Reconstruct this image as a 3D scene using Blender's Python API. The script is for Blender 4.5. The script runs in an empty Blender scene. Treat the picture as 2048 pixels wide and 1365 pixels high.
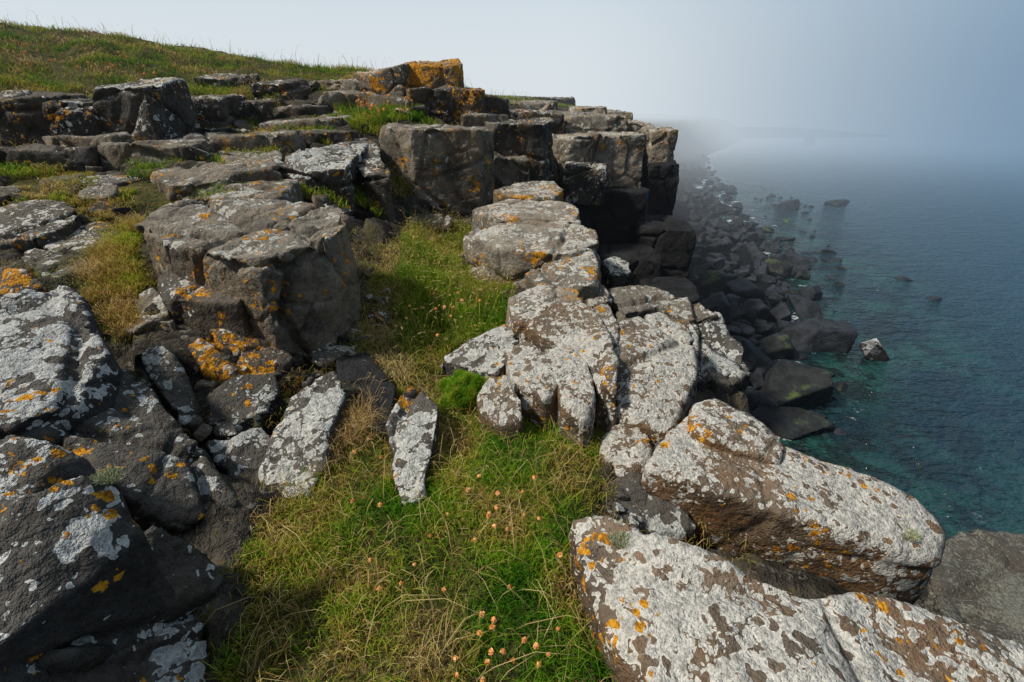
import bpy, bmesh, math, random
import numpy as np
from mathutils import Vector, noise as mn
random.seed(7); rng=np.random.default_rng(11)
SC=bpy.context.scene; COL=SC.collection
CAMZ=1.6; PITCH=math.radians(27.2); F=910.2; cP,sP=math.cos(PITCH),math.sin(PITCH)
SEA=-4.2
# ------------------------------------------------------------------ camera
cam=bpy.data.cameras.new('camera'); cam.lens=16; cam.sensor_width=36; cam.clip_end=5000; cam.clip_start=.02
co=bpy.data.objects.new('camera',cam); COL.objects.link(co); co.location=(0,0,CAMZ); co.rotation_euler=(math.pi/2-PITCH,0,0); SC.camera=co
def ray(px,py):
    r=(px-1024)/F; u=(682.5-py)/F
    return (r, cP+sP*u, -sP+cP*u)
def PZ(px,py,z):
    d=ray(px,py); t=(z-CAMZ)/d[2]; return Vector((d[0]*t,d[1]*t,z))
def PY(px,py,Y):
    d=ray(px,py); t=Y/d[1]; return Vector((d[0]*t,Y,CAMZ+d[2]*t))
# ------------------------------------------------------------------ noise in numpy
_T=rng.random((256,256))
def vn(x,y):
    x=np.asarray(x,float); y=np.asarray(y,float)
    xi=np.floor(x).astype(int); yi=np.floor(y).astype(int); fx=x-xi; fy=y-yi
    fx=fx*fx*(3-2*fx); fy=fy*fy*(3-2*fy)
    a=_T[xi&255,yi&255]; b=_T[(xi+1)&255,yi&255]; c=_T[xi&255,(yi+1)&255]; d=_T[(xi+1)&255,(yi+1)&255]
    return (a*(1-fx)+b*fx)*(1-fy)+(c*(1-fx)+d*fx)*fy
def fbm(x,y,o=4):
    s=0;a=.5
    for i in range(o):
        s=s+a*vn(x*2**i+17*i,y*2**i+31*i); a*=.5
    return s
def cells(x,y):
    xi=np.floor(x).astype(int); yi=np.floor(y).astype(int); best=np.full(x.shape,9e9); val=np.zeros(x.shape)
    for a in(-1,0,1):
        for b in(-1,0,1):
            i=(xi+a)&255; j=(yi+b)&255
            d=np.abs(xi+a+.15+.7*_T[i,j]-x)+np.abs(yi+b+.15+.7*_T[j,(i+71)&255]-y)
            k=d<best; best=np.where(k,d,best); val=np.where(k,_T[(i+13)&255,(j+101)&255],val)
    return val
# ------------------------------------------------------------------ terrain height
CP=[(0,-2,0),(0,0,-.02),(-.4,1,0),(.2,1.5,0),(-.5,3,0),(-.8,5,.05),(-1,6.6,.12),
(1,.8,-.25),(1.3,2,-.35),(.9,3.5,-.02),(1.1,5,-.05),(.5,6,.1),(.3,7.6,.28),(.7,9,.3),
(-1.15,1,.02),(-1.2,2.3,.05),(-2,1,.2),(-2.5,2,.25),(-2.2,3,.4),(-3.5,3,.6),(-2,4.5,.7),(-3.5,4.6,.8),(-6,5,.9),(-6,6.3,1.05),(-3,6,.95),(-2,6.5,.9),
(-1,8.2,1.1),(0,8.7,.7),(1,10.3,.75),(2.2,12,.9),(-.5,10,1.6),(-1.5,11,1.95),(2,16,1.25),(0,15,1.6),(1,25,1.9),
(-11,12,3.15),(-8.6,12,2.78),(-5.9,12,2.4),(-3.7,12,2.3),(-8,7.6,1.75),(-5,8.6,1.7),(-3.4,9.2,1.75),(-11,20,3.1),(-4,20,2.2),(-25,20,3.3),(-25,8,3.0),(-14,6,2.2),(-25,40,3),(-5,40,1.8),
(-7,6.5,1.2),(-4,7.4,1.2),(20,65,-.4),(27,72,-.4),(8,60,.9),(15,90,0),(-20,100,2),(40,110,-.5),(-4,-3,.3),(4,-3,-.2),(3,5,-.2),(4,12,.7),(5,20,1)]
CP=np.array(CP,float)
def U(r2): return np.where(r2>1e-12,r2*np.log(np.maximum(r2,1e-12))*.5,0)
def warp(v): return np.sign(v)*np.log1p(np.abs(v)/12)*12
cx,cy=warp(CP[:,0]),warp(CP[:,1]); n=len(CP)
K=U((cx[:,None]-cx)**2+(cy[:,None]-cy)**2)+np.eye(n)*.4
Pm=np.c_[np.ones(n),cx,cy]
A=np.block([[K,Pm],[Pm.T,np.zeros((3,3))]]); W=np.linalg.solve(A,np.r_[CP[:,2],0,0,0])
def tps(x,y):
    x=warp(x);y=warp(y); o=W[n]+W[n+1]*x+W[n+2]*y
    for i in range(n): o=o+W[i]*U((x-cx[i])**2+(y-cy[i])**2)
    return o
EY=[-30,0,2,3,4,5,5.6,7,8.5,9.3,10.2,11,13,16,20,30,45,60,70,90,117,200]; EX=[1.5,1.5,1.45,1.6,1.55,1.5,.95,.75,.65,.8,1.2,2.2,3.4,3.5,4.2,6,9,15,22,32,48,60]
SY=[-30,4,6,7.5,11.3,17.5,25,40,67,117,200]; SX=[3.6,4,5,5.9,8.9,11.5,13.8,17.5,28,56,70]
def sstep(t): t=np.clip(t,0,1); return t*t*(3-2*t)
def ewid(y): return .45+np.clip(y-25,0,60)*.14
def height(x,y):
    x=np.asarray(x,float); y=np.asarray(y,float)
    hillf=sstep((y-8)/2)*sstep((-2-x)/2)
    land=np.clip(tps(x,y),-.8,4.2)+(fbm(x*1.3,y*1.3)-.47)*(.12+.26*hillf)+(fbm(x*7,y*7,3)-.43)*.05
    e=np.interp(y,EY,EX)+(vn(y*.8,y*0+3)-.5)*.5; s=np.maximum(np.interp(y,SY,SX),e+1.2)
    t=(x-e)/(s-e); beach=-3.3-1.05*np.clip(t,0,1)-.35*np.clip(x-s,0,8)+(fbm(x*.6,y*.6)-.47)*.5
    return land+(beach-land)*sstep((x-e)/ewid(y))
def h1(x,y): return float(height(np.array([x]),np.array([y]))[0])
def ground_at(px,py,tmax=30):
    d=ray(px,py); t=np.arange(.8,tmax,.03); X=d[0]*t;Y=d[1]*t;Z=CAMZ+d[2]*t
    h=height(X,Y); k=np.where(Z<=h)[0]
    i=k[0] if len(k) else len(t)-1
    return Vector((X[i],Y[i],h[i]))
def inpoly(x,y,poly):
    r=np.zeros(x.shape,bool); m=len(poly)
    for i in range(m):
        x1,y1=poly[i][:2]; x2,y2=poly[(i+1)%m][:2]
        if y1==y2: continue
        c=((y1>y)!=(y2>y))&(x<(x2-x1)*(y-y1)/(y2-y1)+x1); r^=c
    return r
# ------------------------------------------------------------------ node helpers
class G:
    def __init__(s,nt): s.nt=nt; nt.nodes.clear()
    def n(s,t,**k):
        o=s.nt.nodes.new(t)
        for a,b in k.items(): setattr(o,a,b)
        return o
    def set(s,sock,v):
        if isinstance(v,bpy.types.NodeSocket): s.nt.links.new(v,sock)
        elif isinstance(v,(tuple,list)) and len(v)==3 and sock.type=='RGBA': sock.default_value=(*v,1)
        else: sock.default_value=v
    def m(s,op,a,b=None,c=None,clamp=False):
        o=s.n('ShaderNodeMath',operation=op,use_clamp=clamp); s.set(o.inputs[0],a)
        if b is not None: s.set(o.inputs[1],b)
        if c is not None: s.set(o.inputs[2],c)
        return o.outputs[0]
    def v(s,op,a,b=None,scale=None):
        o=s.n('ShaderNodeVectorMath',operation=op); s.set(o.inputs[0],a)
        if b is not None: s.set(o.inputs[1],b)
        if scale is not None: s.set(o.inputs['Scale'],scale)
        return o.outputs[1] if op in('LENGTH','DOT_PRODUCT') else o.outputs[0]
    def mix(s,f,a,b,t='MIX'):
        o=s.n('ShaderNodeMix',data_type='RGBA',blend_type=t); s.set(o.inputs[0],f); s.set(o.inputs[6],a); s.set(o.inputs[7],b); return o.outputs[2]
    def step(s,x,a,b):
        o=s.n('ShaderNodeMapRange',interpolation_type='SMOOTHSTEP'); s.set(o.inputs[0],x); o.inputs[1].default_value=a; o.inputs[2].default_value=b; return o.outputs[0]
    def noise(s,vec,sc,det=2,rough=.55,col=False,dist=0):
        o=s.n('ShaderNodeTexNoise'); s.set(o.inputs['Vector'],vec); o.inputs['Scale'].default_value=sc; o.inputs['Detail'].default_value=det; o.inputs['Roughness'].default_value=rough; o.inputs['Distortion'].default_value=dist
        return o.outputs['Color'] if col else o.outputs['Fac']
    def voro(s,vec,sc,feat='F1'):
        o=s.n('ShaderNodeTexVoronoi',feature=feat); s.set(o.inputs['Vector'],vec); o.inputs['Scale'].default_value=sc; return o
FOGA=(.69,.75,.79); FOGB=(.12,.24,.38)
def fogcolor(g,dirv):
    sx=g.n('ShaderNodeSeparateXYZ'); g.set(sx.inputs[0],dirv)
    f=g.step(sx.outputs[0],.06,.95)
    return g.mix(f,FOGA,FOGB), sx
def haze_output(g,shader,cap=1.0):  # paints distance haze into the material: fog-coloured emission, stronger away from the origin
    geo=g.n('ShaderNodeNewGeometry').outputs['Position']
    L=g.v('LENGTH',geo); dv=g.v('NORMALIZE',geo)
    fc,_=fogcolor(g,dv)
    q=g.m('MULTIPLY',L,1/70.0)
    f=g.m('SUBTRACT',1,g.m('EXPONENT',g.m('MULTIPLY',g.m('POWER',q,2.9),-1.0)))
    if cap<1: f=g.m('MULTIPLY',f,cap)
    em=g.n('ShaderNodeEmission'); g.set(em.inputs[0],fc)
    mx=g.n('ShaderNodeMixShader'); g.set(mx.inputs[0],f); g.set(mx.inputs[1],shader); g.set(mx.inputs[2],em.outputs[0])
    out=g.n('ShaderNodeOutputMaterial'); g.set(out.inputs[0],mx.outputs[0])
def newmat(name):
    m=bpy.data.materials.new(name); m.use_nodes=True; return m,G(m.node_tree)
def rock_mat(name,white=.3,orange=.1,b1=(.035,.033,.03),b2=(.13,.115,.095),brown=(.16,.085,.035),bf=.3,wcol=(.58,.56,.50),wet=.0,ws=1.0,algae=0,up=.25,blacken=True,lichen=True,var=1.7):
    m,g=newmat(name); geo=g.n('ShaderNodeNewGeometry'); P=geo.outputs['Position']
    sn=g.n('ShaderNodeSeparateXYZ'); g.set(sn.inputs[0],geo.outputs['Normal']); nz=sn.outputs[2]
    sp=g.n('ShaderNodeSeparateXYZ'); g.set(sp.inputs[0],P)
    n1=g.noise(P,2.6,5,.7); n2=g.noise(P,38,3,.7)
    base=g.mix(g.step(n1,.33,.68),b1,b2)
    if bf: 
        n3=g.noise(P,1.7,3,.7); base=g.mix(g.m('MULTIPLY',g.step(n3,.44,.60),bf),base,brown)
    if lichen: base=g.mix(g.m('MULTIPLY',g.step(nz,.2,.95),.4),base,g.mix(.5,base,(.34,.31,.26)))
    base=g.mix(g.m('MULTIPLY',g.step(n2,.38,.7),.5),base,g.mix(.6,base,(.0,.0,.0)))
    if lichen:
        nd=g.noise(P,16,2,.6,col=True)
        Q=g.v('ADD',P,g.v('SCALE',g.v('SUBTRACT',nd,(.5,.5,.5)),scale=.085))
        fineN=g.noise(P,65,2,.6)
        big=g.noise(P,2.1,3,.6)
        upf=g.m('MULTIPLY',g.m('SUBTRACT',nz,.45),up)
        cov=g.m('ADD',g.m('MULTIPLY',g.m('SUBTRACT',big,.5),var),upf)
        def blobs(sc,r0,rv,off,cv):
            v=g.voro(g.v('ADD',Q,off),sc)
            s=g.n('ShaderNodeSeparateColor'); g.set(s.inputs[0],v.outputs['Color'])
            r=g.m('ADD',g.m('MULTIPLY_ADD',s.outputs[0],rv,r0),cv)
            return g.m('SUBTRACT',r,v.outputs['Distance'])
        a=blobs(9*ws,white-.14,.5,(0,0,0),cov); b=blobs(20*ws,white-.17,.5,(3.1,1.7,5.3),cov); c=blobs(46*ws,white-.28,.55,(7,2,1),cov)
        sd=g.m('MAXIMUM',g.m('MAXIMUM',a,b),c)
        hole=blobs(15*ws,-.08,.60,(2,8,4),g.m('MULTIPLY',cov,-.25))
        sd=g.m('MINIMUM',sd,g.m('MULTIPLY',hole,-1))
        sd=g.m('ADD',sd,g.m('MULTIPLY',g.m('SUBTRACT',fineN,.5),.16))
        wm=g.step(sd,.0,.03)
        rim=g.m('MULTIPLY',wm,g.m('SUBTRACT',1,g.step(sd,.04,.16)))
        wc=g.mix(g.step(n2,.34,.70),wcol,tuple(c*.5 for c in wcol))
        wc=g.mix(g.m('MULTIPLY',rim,.6),wc,tuple(min(1,c*1.22) for c in wcol))
        wc=g.mix(g.m('MULTIPLY',g.step(fineN,.54,.68),.5),wc,(.15,.14,.12))
        base=g.mix(wm,base,wc)
        big2=g.noise(g.v('ADD',P,(11,4,9)),2.9,3,.65)
        cov2=g.m('MULTIPLY',g.m('SUBTRACT',big2,.60-orange*.5),3.0)
        oa=blobs(19,-.02,.35,(5,9,2),cov2)
        so=g.m('ADD',oa,g.m('MULTIPLY',g.m('SUBTRACT',fineN,.5),.7))
        om=g.step(so,.0,.06)
        oc=g.mix(g.step(n2,.35,.65),(.68,.32,.02),(.27,.10,.008))
        base=g.mix(om,base,oc)
    colr=base
    if algae: colr=g.mix(g.m('MULTIPLY',g.m('MULTIPLY',g.step(g.noise(P,1.3,4,.7),.55,.66),g.step(nz,.3,.8)),algae),colr,(.10,.16,.015))
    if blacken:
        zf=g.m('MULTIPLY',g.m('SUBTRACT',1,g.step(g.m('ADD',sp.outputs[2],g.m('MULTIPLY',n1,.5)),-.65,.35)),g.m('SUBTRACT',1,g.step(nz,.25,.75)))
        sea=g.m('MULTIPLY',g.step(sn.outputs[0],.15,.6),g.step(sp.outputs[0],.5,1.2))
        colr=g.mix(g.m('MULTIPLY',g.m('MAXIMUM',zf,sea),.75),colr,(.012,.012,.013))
    bs=g.n('ShaderNodeBsdfPrincipled'); g.set(bs.inputs['Base Color'],colr); bs.inputs['Roughness'].default_value=.92-.45*wet; bs.inputs['Specular IOR Level'].default_value=.25+.15*wet
    hgt=g.m('ADD',g.m('MULTIPLY',n2,.7),g.m('MULTIPLY',g.noise(P,9,5,.72),1.6))
    bp=g.n('ShaderNodeBump'); bp.inputs['Strength'].default_value=.9; bp.inputs['Distance'].default_value=.036; g.set(bp.inputs['Height'],hgt); g.set(bs.inputs['Normal'],bp.outputs[0])
    haze_output(g,bs.outputs[0]); return m
M={}
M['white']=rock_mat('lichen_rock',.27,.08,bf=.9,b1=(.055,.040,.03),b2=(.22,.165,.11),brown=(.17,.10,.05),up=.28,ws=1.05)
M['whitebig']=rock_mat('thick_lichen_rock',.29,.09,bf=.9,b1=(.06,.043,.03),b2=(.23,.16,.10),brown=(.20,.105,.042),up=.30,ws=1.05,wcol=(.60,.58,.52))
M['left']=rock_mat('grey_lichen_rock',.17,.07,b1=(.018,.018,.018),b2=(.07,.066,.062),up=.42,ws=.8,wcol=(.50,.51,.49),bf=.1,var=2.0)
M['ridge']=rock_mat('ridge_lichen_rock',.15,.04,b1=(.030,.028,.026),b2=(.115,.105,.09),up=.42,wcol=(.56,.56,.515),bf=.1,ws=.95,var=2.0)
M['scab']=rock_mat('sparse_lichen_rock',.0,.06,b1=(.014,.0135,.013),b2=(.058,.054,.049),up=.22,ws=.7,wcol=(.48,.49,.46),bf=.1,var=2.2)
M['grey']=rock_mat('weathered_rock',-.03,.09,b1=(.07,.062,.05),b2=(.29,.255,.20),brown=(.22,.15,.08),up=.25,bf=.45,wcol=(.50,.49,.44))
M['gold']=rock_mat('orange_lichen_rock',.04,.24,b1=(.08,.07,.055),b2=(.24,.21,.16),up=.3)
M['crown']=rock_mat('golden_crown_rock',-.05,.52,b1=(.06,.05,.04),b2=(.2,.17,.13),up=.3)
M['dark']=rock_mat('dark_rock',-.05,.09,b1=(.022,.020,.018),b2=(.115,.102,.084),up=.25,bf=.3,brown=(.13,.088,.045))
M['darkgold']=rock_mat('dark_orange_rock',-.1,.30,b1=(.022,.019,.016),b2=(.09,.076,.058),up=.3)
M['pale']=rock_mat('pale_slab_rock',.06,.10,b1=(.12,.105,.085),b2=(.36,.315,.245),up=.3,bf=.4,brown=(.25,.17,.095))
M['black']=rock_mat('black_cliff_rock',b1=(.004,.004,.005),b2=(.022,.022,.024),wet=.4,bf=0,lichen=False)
M['shore']=rock_mat('wet_boulder_rock',b1=(.005,.006,.008),b2=(.040,.047,.058),wet=.6,bf=0,blacken=False,lichen=False)
M['shoregreen']=rock_mat('algae_boulder_rock',b1=(.005,.006,.007),b2=(.034,.038,.038),wet=.6,bf=0,algae=.6,blacken=False,lichen=False)
M['shelf']=rock_mat('barnacle_rock',.10,-.2,b1=(.015,.014,.012),b2=(.055,.05,.042),up=.2,ws=3,wcol=(.22,.22,.18),blacken=False,bf=.1)
M['guano']=rock_mat('white_topped_rock',.5,-.4,up=1.2,wcol=(.75,.77,.77),ws=.3)
# ------------------------------------------------------------------ tagging
def tag(o,label,cat,group=None,kind=None):
    o['label']=label; o['category']=cat
    if group: o['group']=group
    if kind: o['kind']=kind
    return o
def struct(o): o['kind']='structure'; return o
# ------------------------------------------------------------------ displacement textures
def tex(name,t,**k):
    x=bpy.data.textures.new(name,t)
    for a,b in k.items(): setattr(x,a,b)
    return x
TX_big=tex('big','CLOUDS',noise_scale=.7,noise_depth=1)
TX_mid=tex('mid','CLOUDS',noise_scale=.15,noise_depth=4)
TX_fine=tex('fine','CLOUDS',noise_scale=.035,noise_depth=3)
def cracktex(name,sc,w):
    t=tex(name,'VORONOI',noise_scale=sc,distance_metric='DISTANCE',weight_1=-1,weight_2=1,noise_intensity=1)
    t.use_color_ramp=True; r=t.color_ramp; r.elements[0].position=0; r.elements[0].color=(0,0,0,1); r.elements[1].position=w; r.elements[1].color=(1,1,1,1); return t
TX_crack=cracktex('crack',.8,.035); TX_crack2=cracktex('crack_small',.4,.03)
def prism(bm,T,Bv):
    tv=[bm.verts.new(t) for t in T]; bv=[bm.verts.new(b) for b in Bv]; fs=[bm.faces.new(tv),bm.faces.new(list(reversed(bv)))]
    for i in range(len(T)):
        j=(i+1)%len(T); fs.append(bm.faces.new((tv[i],bv[i],bv[j],tv[j])))
    return tv+bv,fs
def make_bm(T,c,base,zb,zmin,hgt,size,layers,spread,cuts,seed,deep=1.0):
    rr=random.Random(seed); bm=bmesh.new()
    cut_z=[zmin-hgt*f for f in sorted(rr.uniform(.25,.8) for _ in range(layers-1))]
    lv=[None]+cut_z+[zb]
    for k in range(layers):
        s0=1.0 if k==0 else rr.uniform(.96,1.05)*(1+(spread-1)*k/layers); s1=s0*(1+(spread-1)/layers) if layers>1 else spread
        off=Vector((0,0,0)) if k==0 else Vector((rr.uniform(-.02,.03)*size,rr.uniform(-.05,.01)*size,0))
        tl=rr.uniform(-.08,.08)*(layers>1)
        def ring(s,z): return [Vector(((t.x-c.x)*s+off.x,(t.y-c.y)*s+off.y,(z-zb)+(t.x-c.x)*tl if z>zb else 0)) for t in T]
        top=[t-base for t in T] if k==0 else ring(s0,lv[k]+.05)
        vs_,fs=prism(bm,top,ring(s1,lv[k+1]))
        geom=vs_+list({e for f in fs for e in f.edges})+fs
        nc=cuts if k==0 else cuts//2
        order=list(range(len(top))); rr.shuffle(order)
        for q in range(min(nc,len(order))):
            p0=top[order[q]]; dirr=Vector((p0.x,p0.y,0)).normalized(); dirr=(dirr+Vector((rr.uniform(-.4,.4),rr.uniform(-.4,.4),0))).normalized()
            if k==0 and rr.random()<.6: nn=(dirr+Vector((0,0,rr.uniform(.4,.95)))).normalized()
            else: nn=(dirr+Vector((0,0,rr.uniform(-.2,.3)))).normalized()
            far=max(v.co.dot(nn) for v in vs_ if v.is_valid)
            dcut=rr.uniform(.02,.07)*min(size,1.3)*deep
            geom=[x for x in geom if x.is_valid]
            r=bmesh.ops.bisect_plane(bm,geom=geom,plane_co=nn*(far-dcut),plane_no=nn,clear_outer=True)
            cutE=[x for x in r['geom_cut'] if isinstance(x,bmesh.types.BMEdge)]
            rf=bmesh.ops.holes_fill(bm,edges=cutE,sides=0) if cutE else {'faces':[]}
            vset=set(x for x in r['geom'] if x.is_valid)
            for f in rf['faces']: vset.add(f)
            for x in list(vset):
                if isinstance(x,bmesh.types.BMFace):
                    for e in x.edges: vset.add(e)
                    for v in x.verts: vset.add(v)
            geom=list(vset); vs_=[x for x in geom if isinstance(x,bmesh.types.BMVert)]
    bmesh.ops.triangulate(bm,faces=bm.faces[:]); bmesh.ops.recalc_face_normals(bm,faces=bm.faces[:])
    return bm
def build_rock(name,label,T,zb,mat,vs=.025,sm=6,disp=1.0,spread=1.04,group=None,cat='rock',cuts=None,layers=None,crack=None,grow=1.0,deep=1.0):
    T=[Vector(t) for t in T]
    ar=sum(T[i].x*T[(i+1)%len(T)].y-T[(i+1)%len(T)].x*T[i].y for i in range(len(T)))
    if ar<0: T.reverse()
    round_=sm>=8
    if cuts is None: cuts=0 if round_ else 5
    if grow!=1:
        c=sum(T,Vector())/len(T); T=[Vector((c.x+(t.x-c.x)*grow,c.y+(t.y-c.y)*grow,t.z)) for t in T]
    T2=[]
    for i,t in enumerate(T):
        u=T[(i+1)%len(T)]; L=(u-t).length
        T2.append(t)
        if L>.18:
            w=t.lerp(u,random.uniform(.35,.65)); nrm=Vector((u.y-t.y,t.x-u.x,0)).normalized()
            T2.append(w+nrm*random.uniform(-.04,.06)*L+Vector((0,0,random.uniform(-.02,.02)*L)))
    T=T2; c=sum(T,Vector())/len(T); zmin=min(t.z for t in T); hgt=zmin-zb
    size=max(max(t.x for t in T)-min(t.x for t in T),.2)
    base=Vector((c.x,c.y,zb))
    if layers is None: layers=1 if round_ or hgt<.45 else (2 if hgt<1.1 else 3)
    sd=random.randrange(10**6); args=(T,c,base,zb,zmin,hgt,size,layers,spread)
    ref=make_bm(*args,0,sd); rv=abs(ref.calc_volume()); rz=max(v.co.z for v in ref.verts)
    bm=ref
    for att in range(4):
        if cuts<=0: break
        b2=make_bm(*args,cuts,sd+att+1,deep); opened=any(not e.is_manifold for e in b2.edges)
        ok=len(b2.verts)>7 and abs(b2.calc_volume())>.72*rv and not opened and max(v.co.z for v in b2.verts)>rz-.14*size
        if ok: bm=b2; break
        b2.free()
        if att==1: cuts=max(1,cuts//2)
    for f in bm.faces: f.smooth=True
    me=bpy.data.meshes.new(name); bm.to_mesh(me); bm.free(); me.materials.append(M[mat])
    if bm is not ref and ref.is_valid: ref.free()
    o=bpy.data.objects.new(name,me); COL.objects.link(o); o.location=base
    r=o.modifiers.new('r','REMESH'); r.mode='VOXEL'; r.voxel_size=vs; r.use_smooth_shade=True
    s=o.modifiers.new('s','SMOOTH'); s.factor=.6; s.iterations=sm if round_ else max(1,sm-3)
    L=[(TX_big,.13 if round_ else .08,.5,disp)]
    if crack is None: crack=.3 if round_ else .8
    if crack: L+=[(TX_crack,.075*crack,1,1)]
    if crack>.5 and vs<.03: L+=[(TX_crack2,.022*crack,1,1)]
    L+=[(TX_mid,.042,.5,disp),(TX_fine,.014,.5,disp)]
    for tx,st,ml,f_ in L:
        d=o.modifiers.new('d','DISPLACE'); d.texture=tx; d.texture_coords='GLOBAL'; d.strength=st*f_; d.mid_level=ml
    tag(o,label,cat,group); return o
def R(label,pts,zb,mat,name='rock',**k):
    z0=k.pop('z',0)
    T=[PZ(p[0],p[1],p[2] if len(p)>2 else z0) for p in pts]
    return build_rock(name,label,T,zb,mat,**k)
def BK(label,l,r,yt,yb,Y,dep,mat,rot=None,tilt=.03,skew=None,name='rock_block',down=.25,**k):
    if rot is None: rot=random.uniform(-.42,.42)
    a=PY(l,yt,Y); b=PY(r,yt,Y); w=b.x-a.x; z=(a.z+b.z)/2; zb=PY((l+r)/2,yb,Y).z-down
    if skew is None: skew=random.uniform(-.05,.05)*w
    q=random.uniform(.3,.7); bul=random.uniform(-.04,.12)*w
    pts=[(a.x,Y+rot*w*.5,z+skew*.5),(a.x+q*w,Y-bul,z+random.uniform(-.02,.03)*w),(b.x,Y-rot*w*.5,z-skew),(b.x+.05*w,Y+dep*.5,z+tilt*dep*.5-skew),(b.x-.03*w,Y+dep,z+tilt*dep-skew),(a.x+.04*w,Y+dep,z+tilt*dep),(a.x-.04*w,Y+dep*.45,z+tilt*dep*.5)]
    pts=[(p[0]+random.uniform(-.07,.07)*w,p[1]+random.uniform(-.08,.08)*w,p[2]+random.uniform(-.05,.025)*w) for p in pts]
    k.setdefault('vs',max(.024,min(.05,w/45))); k.setdefault('sm',3); k.setdefault('disp',1.2); k.setdefault('cuts',6); k.setdefault('deep',1.35)
    return build_rock(name,label,pts,zb,mat,**k)
# ================================================================== ROCKS
# --- right foreground
R('long lichen covered slab filling the bottom right corner',[(1140,1030,.1),(1210,1025,.14),(1330,1075,.16),(1430,1110,.16),(1600,1170,.14),(1800,1200,.08),(2048,1275,.02),(2200,1340,0),(2250,1520,0),(1700,1560,.1),(1330,1420,.08),(1220,1260,.06),(1160,1140,.07)],-.55,'whitebig',name='rock_slab',vs=.015,sm=12,disp=.5)
R('long rounded lichen rock like a pillow above the sea, brown side towards the bottom slab',[(1290,930,.03),(1335,865,.04),(1380,825,.05),(1450,830,.04),(1560,880,.01),(1700,925,-.03),(1830,990,-.08),(1890,1060,-.14),(1878,1120,-.18),(1800,1105,-.12),(1660,1055,-.06),(1500,1005,-.02),(1380,965,0)],-.75,'whitebig',name='rock_slab',vs=.017,sm=22,disp=.5,spread=1.0,crack=.2)
R('pale hump of rock at the upper end of the long pillow rock',[(1385,800,.12),(1430,790,.12),(1500,825,.09),(1570,870,.05),(1570,925,.02),(1470,900,.05),(1385,865,.08)],-.6,'whitebig',vs=.018,sm=14,disp=.5,crack=.2)
R('broad round-topped white lichen pillar at the cliff edge left of the grey stepped block',[(1240,640,.3),(1320,618,.32),(1385,650,.26),(1397,720,.2),(1375,790,.1),(1340,860,.02),(1285,858,.02),(1232,800,.1),(1217,730,.2)],-.6,'white',name='rock_pillar',vs=.018,sm=9,disp=.6,crack=.5,grow=1.04)
R('low lichen lump below the round-topped pillar with an orange patch',[(1215,850,-.02),(1270,850,0),(1305,880,-.02),(1295,935,-.08),(1240,950,-.1),(1205,905,-.08)],-.6,'white',vs=.018,sm=9,disp=.6)
R('dark brown stone in the cleft above the bottom right slab',[(1195,945,-.12),(1270,930,-.08),(1330,970,-.12),(1400,1055,-.2),(1300,1070,-.2),(1215,1025,-.16)],-.7,'scab',vs=.018,sm=5,disp=.6,cuts=2)
R('flat grey-green slab behind the round-topped white pillar',[(1205,580,.16),(1280,565,.2),(1350,580,.18),(1400,603,.14),(1440,630,.1),(1380,640,.1),(1320,612,.14),(1250,628,.14)],-.5,'grey',name='rock_slab',vs=.022,sm=4,disp=.6,cuts=2)
R('grey stepped block on the cliff edge with pale lichen down its right corner',[(1375,640,.08),(1440,620,.08),(1458,668,0),(1492,693,-.05),(1500,745,-.1),(1470,768,-.12),(1395,764,-.05),(1382,700,.0)],-1.6,'ridge',name='rock_block',vs=.02,sm=4,disp=.8,spread=1.05,cuts=3)
R('white lichen shoulder stone with orange spots beside the lush grass',[(1030,640,.3),(1090,605,.38),(1170,606,.38),(1220,660,.34),(1234,720,.28),(1230,785,.2),(1193,765,.2),(1160,705,.25),(1105,680,.28)],-.3,'white',vs=.017,sm=9,disp=.6,crack=.3,grow=1.05)
R('narrow upright lichen finger wedged behind the white shoulder stone',[(1188,612,.34),(1215,605,.34),(1238,650,.3),(1232,690,.26),(1205,655,.3)],-.3,'white',vs=.016,sm=6,disp=.6,crack=.3,grow=1.06)
R('flat tan stone with pale lichen above the white shoulder stone',[(1022,598,.3),(1075,572,.36),(1150,574,.38),(1165,602,.36),(1095,610,.34),(1035,636,.3)],-.1,'pale',vs=.02,sm=5,disp=.6,crack=.5,cuts=2,grow=1.06)
R('rounded lichen finger rock, rightmost of the row above the lower turf',[(1090,696,.24),(1135,686,.27),(1178,722,.24),(1188,785,.18),(1170,838,.1),(1130,810,.14),(1106,750,.2)],-.3,'white',vs=.015,sm=10,disp=.6,crack=0,grow=1.05)
R('middle rounded lichen rock in the row above the lower turf',[(1005,700,.24),(1050,676,.28),(1098,708,.24),(1116,768,.18),(1090,796,.14),(1042,776,.16),(1016,738,.2)],-.3,'white',vs=.015,sm=10,disp=.6,crack=0,grow=1.07)
R('low pale slab of rock just above the round green plant cushion',[(870,718,.1),(935,678,.16),(1005,648,.2),(1038,678,.2),(1010,728,.16),(985,748,.12),(920,732,.1)],-.3,'ridge',vs=.017,sm=6,disp=.6,crack=.4,cuts=2)
R('wedge of white lichen rock right of the round green plant cushion',[(975,745,.22),(1015,742,.24),(1046,795,.16),(1048,840,.08),(1000,856,.04),(955,832,.06),(945,790,.12)],-.3,'white',vs=.015,sm=8,disp=.6,crack=0)
R('flat ledge stone with a broad orange lichen patch in the middle steps',[(1050,545,.3),(1105,520,.38),(1185,498,.42),(1200,530,.36),(1195,568,.3),(1130,573,.3),(1075,570,.28)],-.4,'gold',name='rock_ledge',vs=.02,sm=4,disp=.7,crack=.6,cuts=3,grow=1.05)
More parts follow.
